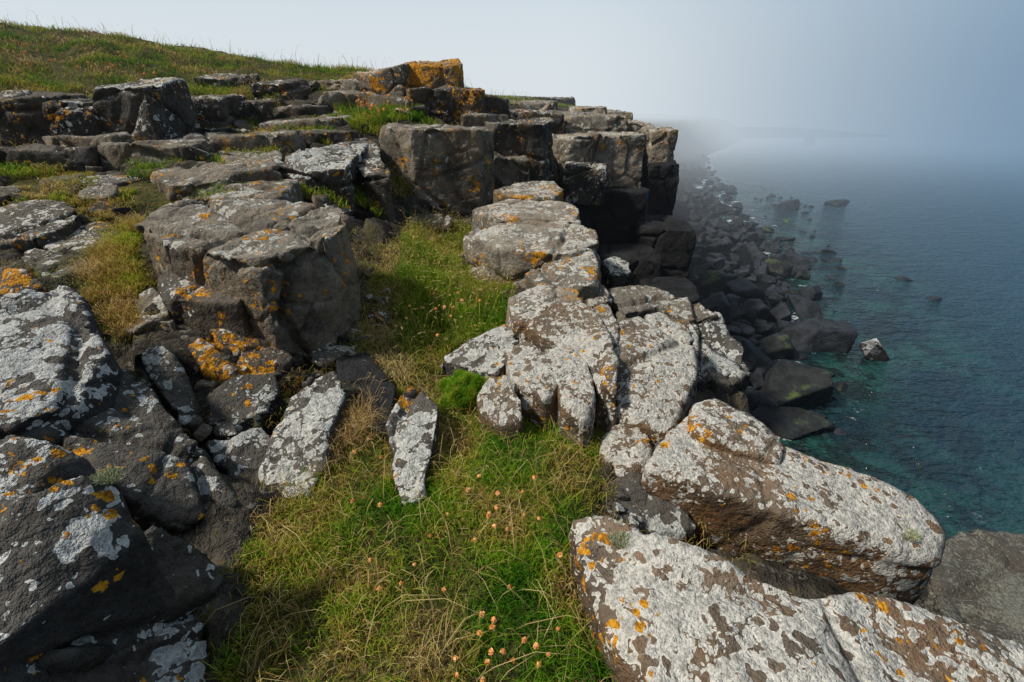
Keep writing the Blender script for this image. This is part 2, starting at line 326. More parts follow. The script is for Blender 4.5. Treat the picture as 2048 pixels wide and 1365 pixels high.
R('long pale cracked ledge, third step above the lush grass',[(925,467,.42),(1000,438,.5),(1100,435,.52),(1178,448,.52),(1200,485,.46),(1163,503,.44),(1070,503,.42),(955,491,.4)],-.5,'pale',name='rock_ledge',vs=.022,sm=4,disp=.8,crack=.8,cuts=3,grow=1.03)
R('smooth pale ledge just behind the long cracked ledge',[(945,418,.5),(1020,400,.56),(1120,400,.58),(1155,418,.56),(1160,442,.52),(1080,438,.52),(985,438,.5)],-.5,'pale',name='rock_ledge',vs=.023,sm=4,disp=.6,crack=.4,cuts=3,grow=1.04)
R('small rounded ledge with orange edge below the dark square block',[(985,380,.58),(1035,360,.66),(1110,360,.66),(1130,378,.62),(1110,392,.6),(1040,396,.56)],-.5,'gold',name='rock_ledge',vs=.023,sm=4,disp=.7,crack=.5,cuts=3)
R('small lichen knob standing on the drop right of the middle steps',[(1200,520,.1),(1230,508,.14),(1262,520,.12),(1265,545,.06),(1225,552,.04)],-1.2,'ridge',vs=.02,sm=5,disp=.7,crack=.3)
R('grey stone between the orange patched ledge and the flat grey-green slab',[(1160,560,.24),(1190,555,.26),(1212,575,.22),(1225,600,.16),(1195,608,.18),(1165,590,.2)],-.3,'white',vs=.018,sm=6,disp=.6,crack=.2,grow=1.1)
R('low barnacled rock shelf at the right edge above the water',[(1890,1075,-1.9),(1950,1055,-1.9),(2048,1065,-1.92),(2200,1100,-1.95),(2300,1300,-1.9),(2100,1400,-1.8),(1900,1260,-1.8),(1850,1150,-1.85)],-4.8,'shelf',name='rock_shelf',vs=.035,sm=4,disp=.8,spread=1.15,layers=1,cuts=2,crack=1)
# --- centre blocks
R('big square block with a flat weathered top left of the grass gully',[(268,450,.88),(330,410,.92),(480,398,.94),(600,401,.92),(682,411,.92),(700,440,.89),(668,478,.86),(575,500,.84),(510,528,.80),(425,508,.82),(325,482,.84)],-.1,'grey',name='rock_block',vs=.017,sm=4,disp=1.1,spread=.97,cuts=3,layers=1,crack=1.1)
R('smaller brown block wedged under the front left of the big square block',[(318,560,.60),(350,530,.64),(420,512,.64),(485,535,.62),(495,570,.58),(470,600,.55),(390,600,.54),(330,590,.55)],.05,'dark',name='rock_block',vs=.018,sm=5,disp=.8,cuts=4,crack=.4,layers=1,grow=1.12)
R('orange lichened foot ledge under the big square block',[(365,690,.34),(420,655,.38),(500,640,.38),(560,690,.24),(620,728,.14),(560,750,.18),(470,750,.22),(400,740,.28)],-.1,'darkgold',name='rock_ledge',vs=.018,sm=4,disp=.9,cuts=4)
R('low broken block with white lichen top between two terraces',[(545,320,1.08),(600,300,1.14),(690,280,1.18),(735,274,1.2),(728,300,1.12),(690,335,1.02),(610,345,.98),(560,340,1.0)],.5,'ridge',name='rock_block',vs=.022,sm=4,disp=.9,cuts=4,layers=1)
R('dark leaning slab against the left side of the tall central block',[(705,300,1.1),(735,275,1.18),(758,290,1.14),(785,350,.9),(770,370,.8),(725,350,.9)],.0,'dark',name='rock_slab',vs=.022,sm=3,disp=.7,layers=1,cuts=3)
BK('tall central block with sheer brown face and flat lichened top',757,962,254,425,6.9,1.0,'grey',rot=.04,tilt=.02,skew=0,vs=.022,spread=1.03,sm=4,disp=1.2,cuts=5,deep=1,layers=1,crack=.8)
R('long weathered terrace block behind the big square block',[(295,345,.97),(370,303,1.08),(460,285,1.13),(545,287,1.13),(565,315,1.08),(555,337,1.03),(470,348,1.0),(400,363,.97),(330,368,.95)],.5,'grey',name='rock_block',vs=.022,sm=4,disp=1.1,cuts=4,layers=1)
BK('dark square block just right of the tall central block',975,1108,246,340,8.4,1.1,'dark',rot=-.05,layers=1)
BK('low broken stone under the dark square block',985,1058,318,362,7.8,.7,'grey')
BK('flat brown stone between the tall central block and the small steps',905,985,345,400,7.3,.7,'dark')
BK('tall cliff column with a pale sunlit front face',1182,1300,266,430,10.3,1.2,'pale',rot=-.1,spread=1.0,sm=3,layers=2,crack=.6,cuts=4,deep=1)
BK('pale notched block on the inland side of the tall cliff column',1108,1188,275,360,10.0,1.2,'pale',layers=1)
BK('lichen topped boulder in front of the notched block',1132,1215,332,385,9.3,.7,'ridge',sm=5)
BK('black sheer wall dropping below the lichen topped boulder',1130,1295,385,600,9.75,1.0,'black',down=2.5,rot=-.1,deep=1)
BK('square pillar at the seaward end of the cliff top',1305,1355,260,345,12.0,1.2,'pale',down=.6,layers=1,deep=1,rot=.1)
BK('black pillar below the square seaward pillar',1300,1360,330,520,11.6,1.4,'black',down=2.6,rot=0,deep=1)
BK('stacked black block at the foot of the cliff column',1285,1388,455,640,9.2,1.2,'black',down=1.6,vs=.035,sm=3)
BK('lower black step leaning towards the boulder beach',1210,1330,520,700,8.2,1.0,'black',down=1.8,vs=.035,sm=3)
BK('black ledge above the beach under the grey-green slab',1300,1405,600,760,6.9,1.0,'black',down=1.6,vs=.035,sm=3)
BK('flat pavement block behind the square seaward pillar',1240,1310,246,270,13.5,1.5,'pale')
BK('long low pavement block behind the pale notched block',1110,1260,230,270,13.0,1.6,'grey',rot=.1)
BK('small step on the plateau rim above the pavement block',1145,1215,216,240,16,1.6,'pale')
BK('farthest pale rim block of the near cliff plateau',1195,1262,222,246,17.5,1.6,'grey')
BK('wide dark bedrock step beyond the dark square block',985,1120,220,262,11,1.4,'dark',rot=.1)
BK('narrow grey bedrock rib behind the tall central block',925,1010,232,262,8.8,.9,'grey')
BK('low grassy rim outcrop on the far skyline',960,1140,190,212,24,2.5,'dark',rot=0)
BK('broken grey rim stone below the far skyline outcrop',1000,1110,205,226,17,1.6,'grey',rot=.1)
BK('long brown rim stone above the dark bedrock step',930,1020,196,226,13,1.4,'dark')
# --- crown
BK('golden lichened crown block on the skyline',802,918,130,172,9.6,.9,'crown',tilt=.22,sm=4,layers=1,rot=.1)
BK('tilted slab leaning left against the golden crown block',700,806,148,200,9.4,.8,'gold',skew=-.14,tilt=.1)
BK('low slab left of the tilted slab on the skyline',600,735,160,192,9.8,1.0,'grey')
BK('stout dark block beneath the golden crown block',812,905,176,240,8.9,.9,'dark',layers=1)
BK('split stone with an orange lichen face at the right of the crown',893,962,178,240,9.0,.9,'darkgold')
BK('long overhanging slab of the upper tier',625,815,186,250,8.6,1.0,'grey',rot=.05,layers=1)
BK('small rounded boulder under the left end of the overhanging slab',580,640,212,262,8.1,.5,'dark',sm=8,cuts=0)
# --- left ledges
BK('shadowed block at the far left end of the upper ledge',-60,88,190,300,6.4,1.0,'dark',tilt=.02)
BK('dark block with pale lichen scab second from the left of the upper ledge',85,178,205,275,6.2,.8,'scab',layers=1)
BK('broad block with whitish lichen top in the upper left ledge',172,284,170,280,6.3,.9,'ridge',tilt=.12,cuts=3,deep=.8,layers=1,rot=.1,skew=0)
BK('narrow dark stone squeezed right of the broad ledge block',288,332,205,285,7.0,.8,'dark')
BK('dark cube-like block in the middle of the upper left ledge',328,428,195,268,7.3,.9,'dark',layers=1)
BK('low dark block continuing the upper left ledge to the right',424,520,203,255,7.8,.9,'dark',layers=1)
BK('thin flat stone at the right end of the upper left ledge',512,600,215,248,8.2,.9,'grey')
BK('flat outcrop at the left of the terrace',-40,150,300,330,5.6,.6,'dark',tilt=.0)
BK('long thin outcrop across the middle of the terrace',150,370,288,312,5.9,.8,'grey',tilt=.0,rot=.25)
BK('cracked grey outcrop above the long terrace block',380,560,274,300,6.4,.8,'grey',tilt=.0,rot=-.2)
BK('low stone behind the low broken terrace block',550,690,262,290,7.0,.8,'dark',tilt=.0)
BK('thin grey plate at the foot of the upper left ledge',60,250,272,300,6.0,.5,'grey',tilt=.0)
BK('wide dark plate below the middle of the upper left ledge',290,480,258,284,6.9,.6,'dark',tilt=.0)
BK('grey plate of rock under the overhanging slab',520,700,240,268,7.6,.7,'grey',tilt=.0)
BK('flat outcrop in the hillside turf at the middle',390,480,152,172,9.4,.6,'dark',tilt=.15)
BK('small grey outcrop in the turf left of the low skyline slab',510,590,167,190,8.9,.6,'dark',tilt=.12)
R('long low plate in front of the flat outcrop on the terrace',[(60,352,.9),(180,330,.93),(320,325,.95),(340,345,.92),(200,372,.88),(90,378,.86)],.5,'dark',name='rock_plate',vs=.022,sm=3)
R('worn plate between the dry grass gully and the long terrace block',[(330,385,.86),(420,366,.9),(540,352,.93),(600,360,.92),(560,395,.86),(420,398,.85)],.5,'grey',name='rock_plate',vs=.022,sm=3,cuts=2)
R('dark rounded rock at the left edge below the terrace',[(-90,440,.8),(60,398,.86),(125,400,.88),(155,430,.82),(110,465,.76),(-20,490,.72),(-100,500,.7)],.3,'dark',vs=.022,sm=4,cuts=3,layers=1)
R('dark tilted slab left of the dry grass gully',[(40,510,.66),(130,458,.72),(205,440,.76),(250,470,.7),(215,520,.62),(110,560,.56)],.2,'dark',name='rock_slab',vs=.02,sm=4,cuts=3,layers=1)
R('small upright grey stone in the dry grass gully',[(262,590,.5),(300,565,.56),(335,590,.52),(345,640,.42),(290,650,.4)],.1,'grey',vs=.018,sm=4,cuts=3)
R('orange tinged rock at the left edge above the big grey lichen boulder',[(-100,560,.7),(-20,525,.76),(60,540,.74),(90,575,.66),(10,590,.64),(-100,620,.62)],.2,'darkgold',vs=.022,sm=4,cuts=3)
# --- left foreground
R('big grey lichen boulder at the left edge with a slanting dark right side',[(-140,620,.76),(20,568,.8),(110,562,.78),(160,600,.72),(215,700,.6),(200,760,.55),(110,820,.52),(30,862,.5),(-140,880,.52)],-.1,'left',name='boulder',vs=.017,sm=5,disp=.9,spread=1.12,layers=1,cuts=4,crack=.6)
R('long dark sloping slab under the big grey lichen boulder',[(150,720,.5),(215,715,.5),(300,770,.42),(400,880,.28),(470,980,.16),(492,1080,.06),(440,1100,.08),(330,1040,.22),(200,960,.36),(120,860,.42)],-.2,'scab',name='rock_slab',vs=.016,sm=5,disp=.9,layers=1,cuts=3,crack=.8)
R('white lichen wedge beside the left edge between two boulders',[(-120,890,.6),(40,870,.6),(120,888,.56),(180,915,.5),(160,950,.48),(60,1000,.48),(-120,1020,.5)],-.1,'left',vs=.017,sm=5,disp=.8,layers=1,cuts=3,crack=.5)
R('nearest grey lichen boulder in the bottom left corner',[(-150,1010,.66),(60,990,.68),(150,950,.68),(215,945,.66),(262,1010,.6),(255,1080,.54),(190,1160,.5),(80,1230,.5),(-40,1320,.5),(-200,1400,.5)],-.15,'left',name='boulder',vs=.013,sm=6,disp=.8,spread=1.05,layers=1,cuts=4,crack=.5)
R('bare dark rock falling from the nearest boulder to the turf',[(235,1060,.42),(330,1045,.34),(425,1100,.2),(478,1190,.06),(450,1290,.02),(400,1400,.02),(250,1560,.1),(60,1400,.3),(120,1230,.4)],-.2,'scab',vs=.014,sm=5,disp=1,layers=1,cuts=3,crack=.9)
R('flat dark stone below the orange foot ledge',[(405,780,.24),(460,748,.27),(548,742,.24),(562,785,.18),(520,830,.14),(440,865,.12),(400,830,.16)],-.15,'scab',name='rock_slab',vs=.016,sm=4,disp=.5,cuts=2,crack=.2)
R('dark wedge of rock left of the crooked white ridge',[(400,880,.16),(450,868,.18),(520,850,.14),(545,880,.12),(520,960,.06),(490,1010,.02),(460,960,.08)],-.2,'scab',vs=.015,sm=4,disp=.6,layers=1,cuts=2,crack=.3)
R('crooked ridge of white lichen rock left of the dry straw tuft',[(625,738,.28),(675,735,.26),(690,790,.2),(655,860,.18),(650,925,.12),(612,998,.06),(550,1003,.04),(512,960,.08),(542,880,.16),(577,800,.22)],-.25,'ridge',name='rock_ridge',vs=.014,sm=5,disp=.9,cuts=3,crack=.6)
R('narrow blunt pale rock standing in the turf beside the black flat rock',[(798,778,.18),(845,768,.2),(882,805,.17),(872,870,.14),(852,950,.1),(848,1000,.08),(800,1010,.06),(780,945,.09),(774,850,.15)],-.25,'ridge',name='rock_ridge',vs=.012,sm=5,disp=.9,cuts=3,crack=.4)
R('flat black wet rock between the white ridge and the narrow rock',[(672,715,.12),(735,705,.12),(795,770,.13),(785,865,.1),(735,858,.09),(690,800,.1)],-.3,'black',name='rock_slab',vs=.014,sm=4,disp=.5,cuts=2,crack=.5)
R('pointed lichen stone left of the orange foot ledge',[(278,705,.42),(312,682,.45),(350,705,.42),(395,800,.22),(410,850,.14),(350,830,.22),(300,760,.34)],-.1,'ridge',vs=.015,sm=5,disp=.7,cuts=3,crack=.3)
R('small dark stone among orange lichen at the gully side',[(700,515,.2),(745,500,.26),(800,505,.22),(825,525,.16),(760,540,.14),(710,540,.16)],-.1,'darkgold',vs=.017,sm=4,disp=.6)
R('low dark stone at the foot of the tall central block',[(770,440,.3),(830,425,.32),(905,430,.3),(900,455,.24),(800,470,.22)],-.1,'dark',vs=.018,sm=4,disp=.6)
R('flat stone beside the right wall of the big square block',[(640,640,.16),(700,600,.2),(725,650,.14),(715,700,.1),(640,730,.12),(600,700,.16)],-.2,'dark',vs=.017,sm=5,disp=.5,cuts=3)
R('second low stone under the right wall of the big square block',[(690,560,.2),(740,545,.22),(760,580,.16),(735,610,.12),(700,600,.16)],-.2,'darkgold',vs=.017,sm=5,disp=.5,cuts=2)
# --- small loose stones / boulders
def poly_boulder(seed,nd=3,nplanes=4,flat=.75,cap=1.5):
    rr=random.Random(seed); bm=bmesh.new(); bmesh.ops.create_icosphere(bm,subdivisions=nd,radius=1)
    pl=[]
    ax=[Vector((1,0,0)),Vector((0,1,0)),Vector((0,0,1))]
    for a in ax:
        for s in (-1,1):
            v=(a*s+Vector((rr.gauss(0,.25),rr.gauss(0,.25),rr.gauss(0,.25)))).normalized(); pl.append((v,rr.uniform(.68,.95)))
    for i in range(nplanes):
        v=Vector((rr.gauss(0,1),rr.gauss(0,1),rr.gauss(0,1))).normalized(); pl.append((v,rr.uniform(.8,1.0)))
    sc=Vector((rr.uniform(.9,1.25),rr.uniform(.65,1.0),flat*rr.uniform(.65,1.05)))
    for v in bm.verts:
        d=v.co.normalized(); r=cap
        for nn,dd in pl:
            k=nn.dot(d)
            if k>.05: r=min(r,dd/k)
        p=d*r; p*=1+.03*(mn.noise(d*2.2+Vector((seed,0,0)))); p+=d*.02*mn.noise(d*6+Vector((0,seed,0)))
        v.co=Vector((p.x*sc.x,p.y*sc.y,p.z*sc.z))
    for f in bm.faces: f.smooth=True
    me=bpy.data.meshes.new('boulder'); bm.to_mesh(me); bm.free(); return me
def put(me,name,x,y,z,s,label,group,mat=None,rot=None,cat='boulder',sq=(1,1,1)):
    o=bpy.data.objects.new(name,me); COL.objects.link(o); o.location=(x,y,z); o.scale=(s*sq[0],s*sq[1],s*sq[2]); o.rotation_euler=rot or (random.uniform(-.6,.6),random.uniform(-.6,.6),random.uniform(0,6.28))
    return tag(o,label,cat,group)
VAR=[]
for i in range(18):
    me=poly_boulder(i+3,5 if i%3==0 else 4,nplanes=2+i%5,flat=.85); me.materials.append(M['shoregreen' if i%6==4 else 'shore']); VAR.append(me)
STN=[]
for i in range(9):
    me=poly_boulder(40+i,4,flat=.6); me.materials.append(M[['dark','grey','scab'][i%3]]); STN.append(me)
zones=((20,560,300,345,16,.08,.2,'terrace'),(300,760,235,285,16,.08,.2,'terrace'),(950,1180,215,262,16,.15,.35,'plateau'),(960,1060,290,345,6,.1,.2,'plateau'),(0,260,380,440,8,.07,.16,'terrace'),(600,900,180,240,8,.1,.22,'terrace'),
 (400,560,740,900,6,.04,.08,'gully'),(320,520,600,700,8,.05,.1,'gully'),(620,780,560,700,10,.03,.08,'gully'),(250,420,640,800,7,.05,.1,'gully'),(1200,1300,930,1060,4,.03,.06,'cleft'),
 (20,640,135,195,20,.1,.2,'hill'))
txt={'terrace':('small weathered stone lying loose on the terraces at the left','loose stones on the left terraces'),'plateau':('weathered stone on the far cliff plateau','loose stones on the far cliff plateau'),'gully':('small stone lodged in the gaps between the left boulders and the turf','stones in the gaps left of the turf'),'cleft':('small stone lodged in the cleft beside the right hand lichen slabs','stones in the cleft by the right hand slabs'),'hill':('stone poking out of the grassy hillside at the upper left','stones in the hillside turf')}
for (x0,x1,y0,y1,cnt,s0,s1,zn) in zones:
    for i in range(cnt):
        px=random.uniform(x0,x1); py=random.uniform(y0,y1); p=ground_at(px,py)
        if p.x>np.interp(p.y,EY,EX)+.1 or p.length>(11 if zn=='hill' else 24): continue
        s=random.uniform(s0,s1); put(random.choice(STN),'stone',p.x,p.y,p.z+s*.1,s,txt[zn][0],txt[zn][1],cat='stone')
# --- boulder beach
def bea(px,py,s,label,mat='shore',sq=(1,1,1),rz=0,v=0,dz=0,name='beach_boulder',group=None,rot=None):
    p=PZ(px,py,SEA); me=poly_boulder(100+v,5); me.materials.append(M[mat])
    return put(me,name,p.x,p.y,SEA+dz,s,label,group,rot=rot or (.1,-.1,rz),sq=sq)
bea(1640,690,.70,'largest dark flat-topped boulder at the waterline beside the white topped rock',v=1,sq=(1.35,.9,.95),dz=.3)
bea(1585,790,.66,'big dark boulder with green algae standing in the water under the cliff','shoregreen',v=2,sq=(1.1,1,1.1),dz=.25)
bea(1738,715,.36,'rock with a bright white top at the water edge','guano',v=3,sq=(.9,.8,1.25),dz=.22,rot=(.35,.5,.4))
bea(1675,412,.5,'lone dark boulder standing in the water offshore',v=4,sq=(1.3,.8,.7),dz=.1)
bea(1575,418,.55,'dark boulder in the shallows left of the lone offshore boulder',v=5,sq=(1.1,.9,.9),dz=.15)
bea(1570,850,.5,'low seaweed covered rock at the foot of the cliff','shoregreen',v=6,sq=(1.3,1,.6),dz=.05)
bea(1800,557,.3,'small wet rock awash, nearer of the two far from shore',v=7,dz=-.08,sq=(1.2,1,.7))
bea(1865,597,.25,'smallest wet rock awash at the right',v=8,dz=-.08,sq=(1.2,1,.7))
placed=[(PZ(1640,690,SEA),.95),(PZ(1585,790,SEA),.75),(PZ(1738,715,SEA),.5)]
bp1=[(1362,300),(1405,300),(1425,340),(1465,375),(1480,405),(1505,440),(1565,465),(1595,490),(1625,540),(1625,600),(1590,650),(1570,700),(1530,760),(1520,820),(1460,760),(1400,640),(1385,560),(1385,480),(1362,400)]
def scatter(poly,want,wl,gr,rfun,water=False,ov=.74):
    xs_=[p[0] for p in poly]; ys_=[p[1] for p in poly]; c=0
    for t in range(60000):
        if c>=want: break
        px=random.uniform(min(xs_),max(xs_)); py=min(ys_)+(max(ys_)-min(ys_))*random.random()
        if not inpoly(np.array([px]),np.array([py]),poly)[0]: continue
        p=PZ(px,py,SEA+(0 if water else .15)); dist=math.hypot(p.x,p.y); r=rfun(dist)
        if any((p.x-q.x)**2+(p.y-q.y)**2<((r+rr_)*ov)**2 for q,rr_ in placed): continue
        placed.append((p,r)); z=SEA-.08 if water else max(h1(p.x,p.y),SEA-.1)
        put(random.choice(VAR),'beach_boulder',p.x,p.y,z+r*(.08 if water else .4),r,wl,gr,sq=(1.15,1.05,.7) if water else (1,1,1)); c+=1
    return c
L1,G1='dark wet boulder in the jumbled boulder beach below the cliff','dark boulders of the beach below the cliff'
scatter(bp1,22,L1,G1,lambda d:random.uniform(.38,.52),ov=.85)
scatter(bp1,262,L1,G1,lambda d:random.choice([.13,.16,.2,.24,.29])*(1+.003*d),ov=.74)
bp2=[(1480,360),(1560,385),(1640,420),(1700,520),(1680,660),(1640,650),(1640,540),(1590,480),(1520,440)]
scatter(bp2,62,'dark rock breaking the surface of the shallows off the boulder beach','rocks in the shallows off the boulder beach',lambda d:random.choice([.1,.13,.18,.26]),True,ov=.9)
scatter([(1500,700),(1560,690),(1700,740),(1680,880),(1560,860),(1500,830)],18,'low dark weed covered rock in the water under the cliff','weedy rocks in the water under the cliff',lambda d:random.choice([.10,.15,.22]),True)
# ================================================================== GRASS polygons
def gp(pts): return [tuple(ground_at(*p)) for p in pts]
path=gp([(400,1480),(455,1200),(505,1060),(560,985),(640,930),(660,870),(700,860),(780,890),(800,860),(800,790),(740,740),(690,720),(720,640),(750,545),(800,470),(850,440),(930,450),(1000,500),(1055,520),(1060,560),(1025,600),(1035,650),(960,690),(880,730),(880,790),(960,830),(1080,790),(1160,840),(1215,880),(1225,960),(1190,1020),(1155,1150),(1190,1300),(1260,1480)])
lush=gp([(800,480),(850,445),(920,450),(1000,500),(1055,525),(1020,600),(1035,655),(960,700),(880,720),(810,750),(800,640)])
brown=gp([(690,740),(690,600),(740,500),(800,470),(815,560),(800,680),(820,760),(780,780)])
gully=gp([(170,600),(205,480),(240,450),(285,450),(280,510),(300,560),(270,620),(300,680),(250,690)])
terr=gp([(0,400),(40,350),(150,340),(330,370),(480,395),(320,410),(200,450),(100,400)])
crown=gp([(700,265),(720,235),(800,225),(850,232),(840,250),(770,262)])
hill=[(-24,7.3),(-8.2,7.5),(-5,8.5),(-3,9.5),(-1.2,11.3),(-.3,13),(1.2,20),(-1,24),(-24,24)]
farrim=[(-.5,22.5),(3.2,23),(3.5,32),(-1,32)]
strip=gp([(380,275),(430,235),(520,225),(500,262)])
polys=[path,gully,terr,crown,hill,farrim,strip]
# ================================================================== TERRAIN mesh
xs=np.concatenate([-12-np.geomspace(.2,70,60)[::-1],np.linspace(-12,6,460),6+np.geomspace(.1,110,80)])
ys=np.concatenate([-1.5-np.geomspace(.2,25,14)[::-1],np.linspace(-1.5,13,400),13+np.geomspace(.08,190,110)])
X,Yg=np.meshgrid(xs,ys); fx,fy=X.ravel(),Yg.ravel(); Z=height(fx,fy)
turf=np.zeros(len(fx))
jx=fx+(fbm(fx*5,fy*5)-.47)*.4; jy=fy+(fbm(fx*5+50,fy*5)-.47)*.4
for p in polys: turf=np.maximum(turf,inpoly(jx,jy,p).astype(float))
edge=np.interp(fy,EY,EX)
turf=np.where((fy>26)&(fx<edge+ewid(fy)*.6),1,turf); turf=np.where((fx<-12),1,turf)
beach=sstep((fx-edge)/ewid(fy))*np.where(fy>35,.8,1); turf=np.where((fy>26),turf*(1-sstep((fx-edge)/ewid(fy)*1.3)),turf)
rockz=(1-turf)*(1-beach)*(fy<30)
ca,sa=math.cos(.35),math.sin(.35); rx,ry=fx*ca-fy*sa,fx*sa+fy*ca
steps=(cells(rx*1.6,ry*2.2)-.55)*.18+(cells(rx*5+9,ry*6)-.5)*.06
Z=(Z+rockz*steps).reshape(X.shape)
def gridmesh(name,X,Y,Z):
    ny,nx=X.shape; me=bpy.data.meshes.new(name); me.vertices.add(nx*ny); me.vertices.foreach_set('co',np.stack([X,Y,Z],-1).astype(np.float32).ravel())
    i=np.arange((ny-1)*nx).reshape(ny-1,nx)[:,:-1].ravel(); q=np.stack([i,i+1,i+nx+1,i+nx],-1)
    me.loops.add(q.size); me.loops.foreach_set('vertex_index',q.ravel().astype(np.int32)); me.polygons.add(len(q)); me.polygons.foreach_set('loop_start',np.arange(0,q.size,4,dtype=np.int32)); me.polygons.foreach_set('use_smooth',np.ones(len(q),bool)); me.update(calc_edges=True); return me
me=gridmesh('ground',X,Yg,Z)
at=me.attributes.new('mask','FLOAT_COLOR','POINT'); at.data.foreach_set('color',np.stack([turf,beach,turf*0,turf*0+1],-1).astype(np.float32).ravel())
def ground_mat(name,cap):
    m,g=newmat(name); a=g.n('ShaderNodeAttribute',attribute_name='mask'); s=g.n('ShaderNodeSeparateColor'); g.set(s.inputs[0],a.outputs['Color']); P=g.n('ShaderNodeNewGeometry').outputs['Position']
    nA=g.noise(P,4,5,.7); nB=g.noise(P,40,2); nC=g.noise(P,11,4,.75)
    rk=g.mix(g.step(nA,.35,.7),(.018,.016,.013),(.11,.095,.075)); tf=g.mix(g.step(nA,.35,.65),(.045,.058,.013),(.14,.115,.038)); tf=g.mix(g.step(nB,.45,.7),tf,(.035,.024,.014))
    rk=g.mix(g.m('MULTIPLY',g.step(nC,.58,.66),.5),rk,(.30,.285,.25)); rk=g.mix(g.m('MULTIPLY',g.step(nA,.54,.60),g.step(nB,.4,.6)),rk,(.09,.08,.025))
    c=g.mix(g.step(s.outputs[0],.3,.7),rk,tf); c=g.mix(s.outputs[1],c,g.mix(g.step(nC,.4,.7),(.004,.005,.006),(.02,.022,.025)))
    bs=g.n('ShaderNodeBsdfPrincipled'); g.set(bs.inputs['Base Color'],c); bs.inputs['Roughness'].default_value=.95; bs.inputs['Specular IOR Level'].default_value=.1
    bp=g.n('ShaderNodeBump'); bp.inputs['Distance'].default_value=.07; g.set(bp.inputs['Height'],nC); g.set(bs.inputs['Normal'],bp.outputs[0]); haze_output(g,bs.outputs[0],cap); return m
m=ground_mat('ground',.96)
me.materials.append(m); o=bpy.data.objects.new('ground',me); COL.objects.link(o); struct(o)
sx=np.linspace(40,150,110); sy=np.linspace(96,140,44); XX,YY=np.meshgrid(sx,sy)
ZZ=SEA-.6+2.2*np.exp(-((YY-114-(XX-60)*.05)/7)**2)*(1-sstep((XX-58)/40))+.4*fbm(XX*.4,YY*.4)
me=gridmesh('spit',XX,YY,ZZ); me.materials.append(ground_mat('far_land',.94)); o=bpy.data.objects.new('headland',me); COL.objects.link(o); struct(o)
p=PY(1625,262,84); me=poly_boulder(77,4); me.materials.append(M['shore']); put(me,'sea_stack',p.x,p.y,SEA,.9,'faint upright sea stack fading into the fog off the far spit',None,rot=(0,0,.4),cat='sea stack',sq=(1.0,1,2.6))
# ================================================================== SEA
xs=np.concatenate([[-1500,-300],np.linspace(-20,60,240),60+np.geomspace(1,1900,40)]); ys=np.concatenate([[-600,-60],np.linspace(-5,60,200),60+np.geomspace(1,2500,50)])
X,Yg=np.meshgrid(xs,ys); Zs=np.full(X.shape,SEA)+(fbm(X*.9,Yg*.9,3)-.43)*.06
me=gridmesh('sea',X,Yg,Zs); sh=X-np.interp(Yg,SY,SX); at=me.attributes.new('shore','FLOAT','POINT'); at.data.foreach_set('value',sh.astype(np.float32).ravel())
m,g=newmat('sea'); P=g.n('ShaderNodeNewGeometry').outputs['Position']; a=g.n('ShaderNodeAttribute',attribute_name='shore').outputs['Fac']
mp=g.n('ShaderNodeMapping'); g.set(mp.inputs[0],P); mp.inputs['Rotation'].default_value=(0,0,.5); mp.inputs['Scale'].default_value=(1,2.1,1); Q=mp.outputs[0]
deep=g.mix(g.step(g.noise(P,.45,3,.6),.40,.62),(.006,.024,.034),(.018,.075,.062)); deep=g.mix(g.m('MULTIPLY',g.step(g.noise(P,1.2,5,.75),.47,.57),.85),deep,(.007,.011,.009))
near=g.m('SUBTRACT',1,g.step(a,0,8)); col=g.mix(near,(.020,.058,.088),deep)
fo=g.m('MULTIPLY',g.step(g.m('ADD',g.noise(P,1.6,5,.75),g.m('MULTIPLY',g.m('SUBTRACT',1,g.step(a,-1.2,1.6)),.14)),.67,.76),g.m('SUBTRACT',1,g.step(a,.5,4)))
col=g.mix(fo,col,(.6,.65,.66))
bs=g.n('ShaderNodeBsdfPrincipled'); g.set(bs.inputs['Base Color'],col); g.set(bs.inputs['Roughness'],g.m('MULTIPLY_ADD',fo,.6,.16)); bs.inputs['IOR'].default_value=1.33
hh=g.m('ADD',g.m('MULTIPLY',g.noise(Q,1.3,3,.6,dist=.4),1.0),g.m('MULTIPLY',g.noise(Q,5,2,.6),.45))
bp=g.n('ShaderNodeBump'); bp.inputs['Distance'].default_value=.36; bp.inputs['Strength'].default_value=.9; g.set(bp.inputs['Height'],hh); g.set(bs.inputs['Normal'],bp.outputs[0]); haze_output(g,bs.outputs[0])
me.materials.append(m); o=bpy.data.objects.new('sea',me); COL.objects.link(o); struct(o)
# ================================================================== GRASS
m,g=newmat('grass'); a=g.n('ShaderNodeAttribute',attribute_name='gc'); s=g.n('ShaderNodeSeparateColor'); g.set(s.inputs[0],a.outputs['Color'])
rp=g.n('ShaderNodeValToRGB'); g.set(rp.inputs[0],s.outputs[1]); e=rp.color_ramp.elements; e[0].color=(.06,.20,.012,1); e[1].color=(.80,.62,.27,1)
for pos,c in ((.3,(.15,.35,.018,1)),(.5,(.33,.45,.035,1)),(.7,(.56,.47,.08,1)),(.86,(.40,.19,.075,1))): q=e.new(pos); q.color=c
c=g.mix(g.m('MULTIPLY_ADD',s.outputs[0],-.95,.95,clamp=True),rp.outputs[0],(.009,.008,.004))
bs=g.n('ShaderNodeBsdfDiffuse'); g.set(bs.inputs['Color'],c)
tr=g.n('ShaderNodeBsdfTranslucent'); g.set(tr.inputs[0],c); mx=g.n('ShaderNodeMixShader'); mx.inputs[0].default_value=.3; g.set(mx.inputs[1],bs.outputs[0]); g.set(mx.inputs[2],tr.outputs[0]); haze_output(g,mx.outputs[0]); M['grass']=m
